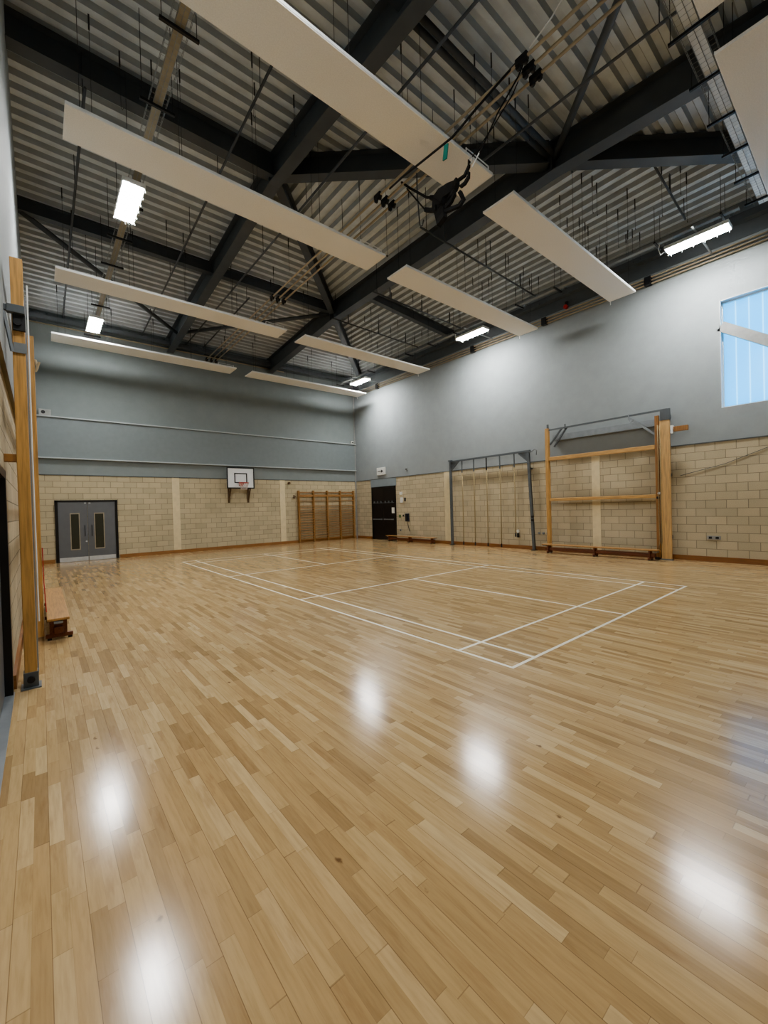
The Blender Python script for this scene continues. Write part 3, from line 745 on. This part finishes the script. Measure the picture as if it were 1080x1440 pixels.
MB().box(9.99, 10.15, 4.99, 5.12, 0, .05).build('foot', M_gsteel, t_)
MB().box(10.01, 10.13, 1.33, 1.62, 0, .035).build('foot', M_gsteel, t_)
ar = MB().box(10.06, 10.14, 1.00, 1.62, 3.68, 3.73, .004).build('folding_arm', M_gsteel, t_)
MB().box(10.04, 10.14, .92, 1.26, 3.66, 3.80, .008).build('arm_block', M_pineD, ar)
MB().box(10.02, 10.16, 1.27, 1.33, 3.62, 3.84).build('arm_clamp', M_white, ar)
MB().tube([(10.1, 1.38, 3.6), (10.12, 1.36, 3.3), (10.2, 1.375, 3.0)], .012, 6).build('arm_strut', M_gsteel2, ar)
MB().cyl((10.06, 1.63, 1.93), (1,0,0), .035, .16, 12).build('locking_knob', M_alu, t_)
MB().cyl((10.06, 1.66, 1.80), (1,0,0), .04, .14, 12).build('locking_knob', M_blackm, t_)
for dx, yy in ((.03, 1.64), (.02, 1.585)):
    MB().tube([(9.97+dx, yy, 3.9), (9.96+dx, yy-.01, 2.6), (9.95+dx, yy+.0, 1.4), (9.95+dx, yy-.02, .55), (9.96+dx, yy+.02, .30)], .011, 6).build('pull_cord', M_rope, t_, True)

# ------------------------------------------------------------------ steel rope frame with climbing ropes
XG = 10.18
t_ = thing('rope_gantry', (XG, 7.7, 0), 'grey steel gallows frame standing flat against the window wall', 'rope frame')
for y in (9.66, 5.72):
    y2 = y if y > 8 else y
    MB().bar((XG, y2 + (0 if y > 8 else .16), 3.63), (XG, y2, .03), .09, .09, up=(1,0,0)).build('post', M_gsteel, t_)
    MB().box(XG-.09, XG+.09, y-.08, y+.08, 0, .03).build('foot', M_blackm, t_)
MB().bar((XG, 9.72, 3.66), (XG, 5.80, 3.68), .07, .07).build('top_bar', M_gsteel, t_)
for y, s in ((9.6, -1), (5.88, 1)):
    MB().quad((XG, y, 3.64), (XG, y+s*.42, 3.64), (XG, y, 3.28)).bar((XG, y, 3.30), (XG, y+s*.40, 3.64), .05, .05).build('gusset', M_gsteel, t_)
MB().bar((XG+.02, 9.6, 3.70), (XG-.35, 9.45, 3.66), .06, .06).build('hinge_arm', M_gsteel, t_)
MB().tube([(XG, 5.80, 3.62), (XG, 5.62, 3.72), (XG, 5.54, 3.66), (XG, 5.56, 3.5)], .02, 8).build('hook', M_gsteel2, t_)
MB().box(XG, XR-.004, 9.62, 9.70, 3.5, 3.56).box(XG, XR-.004, 5.84, 5.92, 3.0, 3.06).build('wall_bracket', M_gsteel, t_)
MB().cyl((XG-.06, 5.72, 1.25), (1,0,0), .04, .08, 12).cyl((XG-.06, 5.73, 1.12), (1,0,0), .04, .08, 12).build('clamp_knob', M_blackm, t_)
rl = ['nearest the black doors', 'second from the black doors', 'in the middle of the five', 'second from the timber frame', 'nearest the timber frame']
for k, y in enumerate((9.02, 8.40, 7.76, 7.12, 6.48)):
    r_ = thing('climbing_rope', (XG, y, .1), 'thin climbing rope hanging in the steel frame, %s' % rl[k], 'climbing rope', 'climbing ropes in the steel frame')
    zb = .16 if k < 4 else .6
    MB().tube([(XG, y, 3.15), (XG, y-.01, 2), (XG+.01, y, 1.0), (XG, y+.005, zb)], .02, 8).build('rope', M_rope, r_, True)
    MB().tube([(XG, y, 3.64), (XG, y, 3.13)], .026, 8).build('leather_sleeve', M_gsteel if k != 2 else M_blackm, r_)
    MB().tube([(XG, y+.005, zb+.02), (XG, y+.005, zb-.12)], [.024, .032], 8).build('rope_end', M_blackm, r_)

# ------------------------------------------------------------------ folded frame on the near side wall
t_ = thing('climbing_apparatus', (-3.9, 4.8, 0), 'tall timber climbing frame close to the camera on the near side wall', 'climbing frame')
MB().box(-3.965, -3.865, 3.05, 3.16, .12, 4.36, .006).build('post', M_pine, t_)
f0 = MB().box(-3.975, -3.855, 3.04, 3.17, .01, .16, .004).box(-3.995, -3.835, 3.0, 3.2, 0, .012).build('foot', M_gsteel, t_)
MB().cyl((-3.915, 3.03, .09), (0,1,0), .032, .04, 14).build('foot_bolt', M_blackm, f0)
MB().box(-3.90, -3.855, 3.36, 3.46, .05, 4.1, .004).build('steel_channel', M_gsteel2, t_)
MB().box(-3.905, -3.80, 5.15, 5.25, .03, 4.30, .006).build('post', M_pine, t_)
MB().box(-3.91, -3.80, 6.60, 6.70, .03, 4.30, .006).build('post', M_pineD, t_)
for z in (1.85, 3.28): MB().box(-3.93, -3.87, 3.16, 6.6, z-.05, z+.05, .008).build('cross_beam', M_pineY, t_)
MB().bar((-3.93, 3.1, 4.33), (-3.93, 6.65, 4.33), .05, .05).build('top_bar', M_gsteel, t_)
ar = MB().box(-4.0, -3.86, 2.98, 3.045, 3.78, 3.86, .004).box(-4.05, -3.86, 2.99, 3.04, 3.79, 3.85, .004).build('folding_arm', M_gsteel, t_)
MB().bar((-4.02, 3.0, 3.78), (-3.965, 3.03, 3.40), .02, .025).build('arm_strut', M_gsteel2, ar)
MB().box(-3.955, -3.86, 3.02, 3.055, 3.62, 3.78).cyl((-3.92, 3.02, 3.70), (0,1,0), .035, .03, 12).build('arm_clamp', M_blackm, ar)
MB().box(-3.955, -3.86, 3.035, 3.055, 3.40, 3.50).build('steel_strap', M_gsteel2, t_)
MB().box(-4.06, -3.965, 3.06, 3.13, 2.30, 2.38, .004).build('wall_block', M_pineD, t_)
MB().tube([(-3.79, 5.2, 3.98), (-3.77, 5.15, 3.86), (-3.79, 5.12, 3.80), (-3.75, 5.1, 3.93)], .016, 8).build('hook', M_rail, t_)
MB().tube([(-3.84, 3.4, 4.25), (-3.845, 3.41, 2.5), (-3.84, 3.4, .6)], .008, 6).build('pull_cord', M_white, t_)
MB().tube([(-3.79, 5.1, 1.3), (-3.785, 5.12, .8), (-3.77, 5.0, .40)], .007, 6).build('pull_cord', M_red, t_)

# ------------------------------------------------------------------ small wall fittings
t_ = thing('exit_sign', (XR-.04, 14.7, 3.65), 'white sign box with dark arrow above the black doors', 'sign')
MB().box(XR-.07, XR, 14.35, 15.05, 3.48, 3.88, .01).build('box', M_plastic, t_)
MB().bar((XR-.075, 14.95, 3.68), (XR-.075, 14.62, 3.68), .006, .03).quad((XR-.078, 14.66, 3.77), (XR-.078, 14.50, 3.68), (XR-.078, 14.66, 3.59)).build('arrow', M_blackm, t_)
t_ = thing('wall_sensor', (XR-.05, 12.7, 3.6), 'small grey sensor on the window wall beside the sign box', 'sensor')
MB().box(XR-.05, XR, 12.66, 12.76, 3.56, 3.68, .01).build('body', M_gplast, t_); MB().cyl((XR-.06, 12.71, 3.62), (1,0,.2), .03, .06, 14).build('lens', M_blackm, t_)
tag(MB().box(XR-.03, XR, 13.10, 13.30, 2.36, 2.50, .006).build('wall_plate', M_plastic), 'small white plate on the blocks beside black doors, upper one', 'wall plate')
q = thing('wall_control', (XR, 13.0, 2.05), 'white control box with dark button beside the black doors', 'control box')
MB().box(XR-.04, XR, 13.05, 13.25, 1.95, 2.22, .008).build('box', M_plastic, q); MB().box(XR-.05, XR, 12.86, 12.93, 2.02, 2.20, .005).build('switch', M_blackm, q)
tag(MB().box(XR-.03, XR, 13.25, 13.39, 1.20, 1.34, .006).build('call_point', M_green), 'small green call point beside the black doors', 'call point')
tag(MB().box(XR-.03, XR, 13.02, 13.10, 1.24, 1.34, .006).build('light_switch', M_blackm), 'small dark switch between green call point and wall phone', 'switch')
q = thing('wall_phone', (XR, 12.75, 1.2), 'dark blue wall phone with dangling cord', 'phone')
MB().box(XR-.07, XR, 12.62, 12.88, 1.0, 1.40, .015).build('body', M_navy, q); MB().box(XR-.13, XR-.07, 12.68, 12.78, 1.03, 1.38, .02).build('handset', M_blackm, q)
MB().tube([(XR-.04, 12.75, 1.0), (XR-.04, 12.68, .75), (XR-.03, 12.60, .5)], .012, 6).build('cord', M_blackm, q)
def socket(y, z, label, n=1):
    q = thing('wall_socket', (XR, y, z), label, 'socket')
    MB().box(XR-.02, XR, y-.075*n, y+.075*n, z-.05, z+.05, .005).build('plate', M_gplast, q)
    m = MB()
    for k in range(n):
        yy = y-.075*n+.15*(k+.5); m.box(XR-.03, XR-.015, yy-.035, yy+.035, z-.03, z+.03)
    m.build('socket_face', M_blackm, q)
socket(13.3, .55, 'small dark socket low on the blocks by the black doors')
socket(.46, .66, 'double dark socket low on the blocks below the window', 2)
q = thing('wall_valve', (XR, 6.5, .6), 'white and black outlet low behind the rope frame', 'outlet')
MB().cyl((XR-.02, 6.5, .68), (1,0,0), .06, .04, 16).build('rosette', M_plastic, q); MB().box(XR-.06, XR, 6.46, 6.54, .44, .60, .01).build('plug', M_blackm, q)
q = thing('wall_hooks', (XR, 5.45, .62), 'row of small metal hooks between rope frame and timber frame', 'hook')
for y in (5.62, 5.45, 5.28): MB().cyl((XR-.03, y, .63), (1,0,0), .04, .06, 14).build('hook', M_gsteel2, q)
tag(MB().tube([(XR-.02, 1.2, 2.42), (XR-.015, .2, 2.66), (XR-.015, -.8, 3.05), (XR-.015, -1.6, 3.24)], .008, 6).build('wall_cable', M_line, None, True), 'thin cable sloping up the blocks below the window', 'cable')
# end wall
q = thing('wall_speaker', (-3.6, YF, 5.45), 'small grey speaker box on the end wall above the double doors', 'speaker')
MB().box(-3.75, -3.40, YF-.14, YF, 5.44, 5.66, .01).build('box', M_gplast, q); MB().cyl((-3.62, YF-.145, 5.55), (0,1,0), .06, .02, 18).build('cone', M_blackm, q)
q = thing('security_camera', (10.2, YF-.1, 5.45), 'small white camera on the end wall above the wall bars', 'camera')
MB().box(10.08, 10.25, YF-.12, YF, 5.44, 5.60, .02).build('body', M_plastic, q); MB().cyl((10.16, YF-.13, 5.52), (0,1,0), .04, .03, 16).build('lens', M_blackm, q)
tag(MB().cyl((6.12, YF-.05, 3.12), (0,1,0), .06, .10, 16).build('wall_bracket_stub', M_brown), 'small brown stub on the blocks beside the cream strip near wall bars', 'bracket')
q = thing('wall_cleat', (6.4, YF, 2.4), 'small dark rope cleat beside the wall bars', 'cleat')
MB().box(6.36, 6.42, YF-.05, YF, 2.32, 2.50, .005).bar((6.30, YF-.06, 2.38), (6.48, YF-.06, 2.42), .03, .03).build('cleat_body', M_brown, q)

# ------------------------------------------------------------------ camera
f_px, yaw, pitch, roll = 582.23, .692343, -.011402, -.0273844
cy, sy, cp, sp = math.cos(yaw), math.sin(yaw), math.cos(pitch), math.sin(pitch)
fwd = V((sy*cp, cy*cp, sp)); right = V((cy, -sy, 0)); up = right.cross(fwd)
r2 = right*math.cos(roll)+up*math.sin(roll); u2 = up*math.cos(roll)-right*math.sin(roll)
cam = bpy.data.cameras.new('camera'); co = bpy.data.objects.new('camera', cam); COL.objects.link(co)
cam.sensor_fit = 'VERTICAL'; cam.sensor_height = 36; cam.lens = f_px/1440*36; cam.clip_start = .02
M = Matrix((( r2.x, u2.x, -fwd.x, -3.79497), (r2.y, u2.y, -fwd.y, -2.50945), (r2.z, u2.z, -fwd.z, 1.74192), (0,0,0,1)))
co.matrix_world = M
scene.camera = co
scene.view_settings.view_transform = 'AgX'
scene.view_settings.look = 'AgX - Medium High Contrast'
scene.view_settings.exposure = .68
scene.view_settings.gamma = 1.1
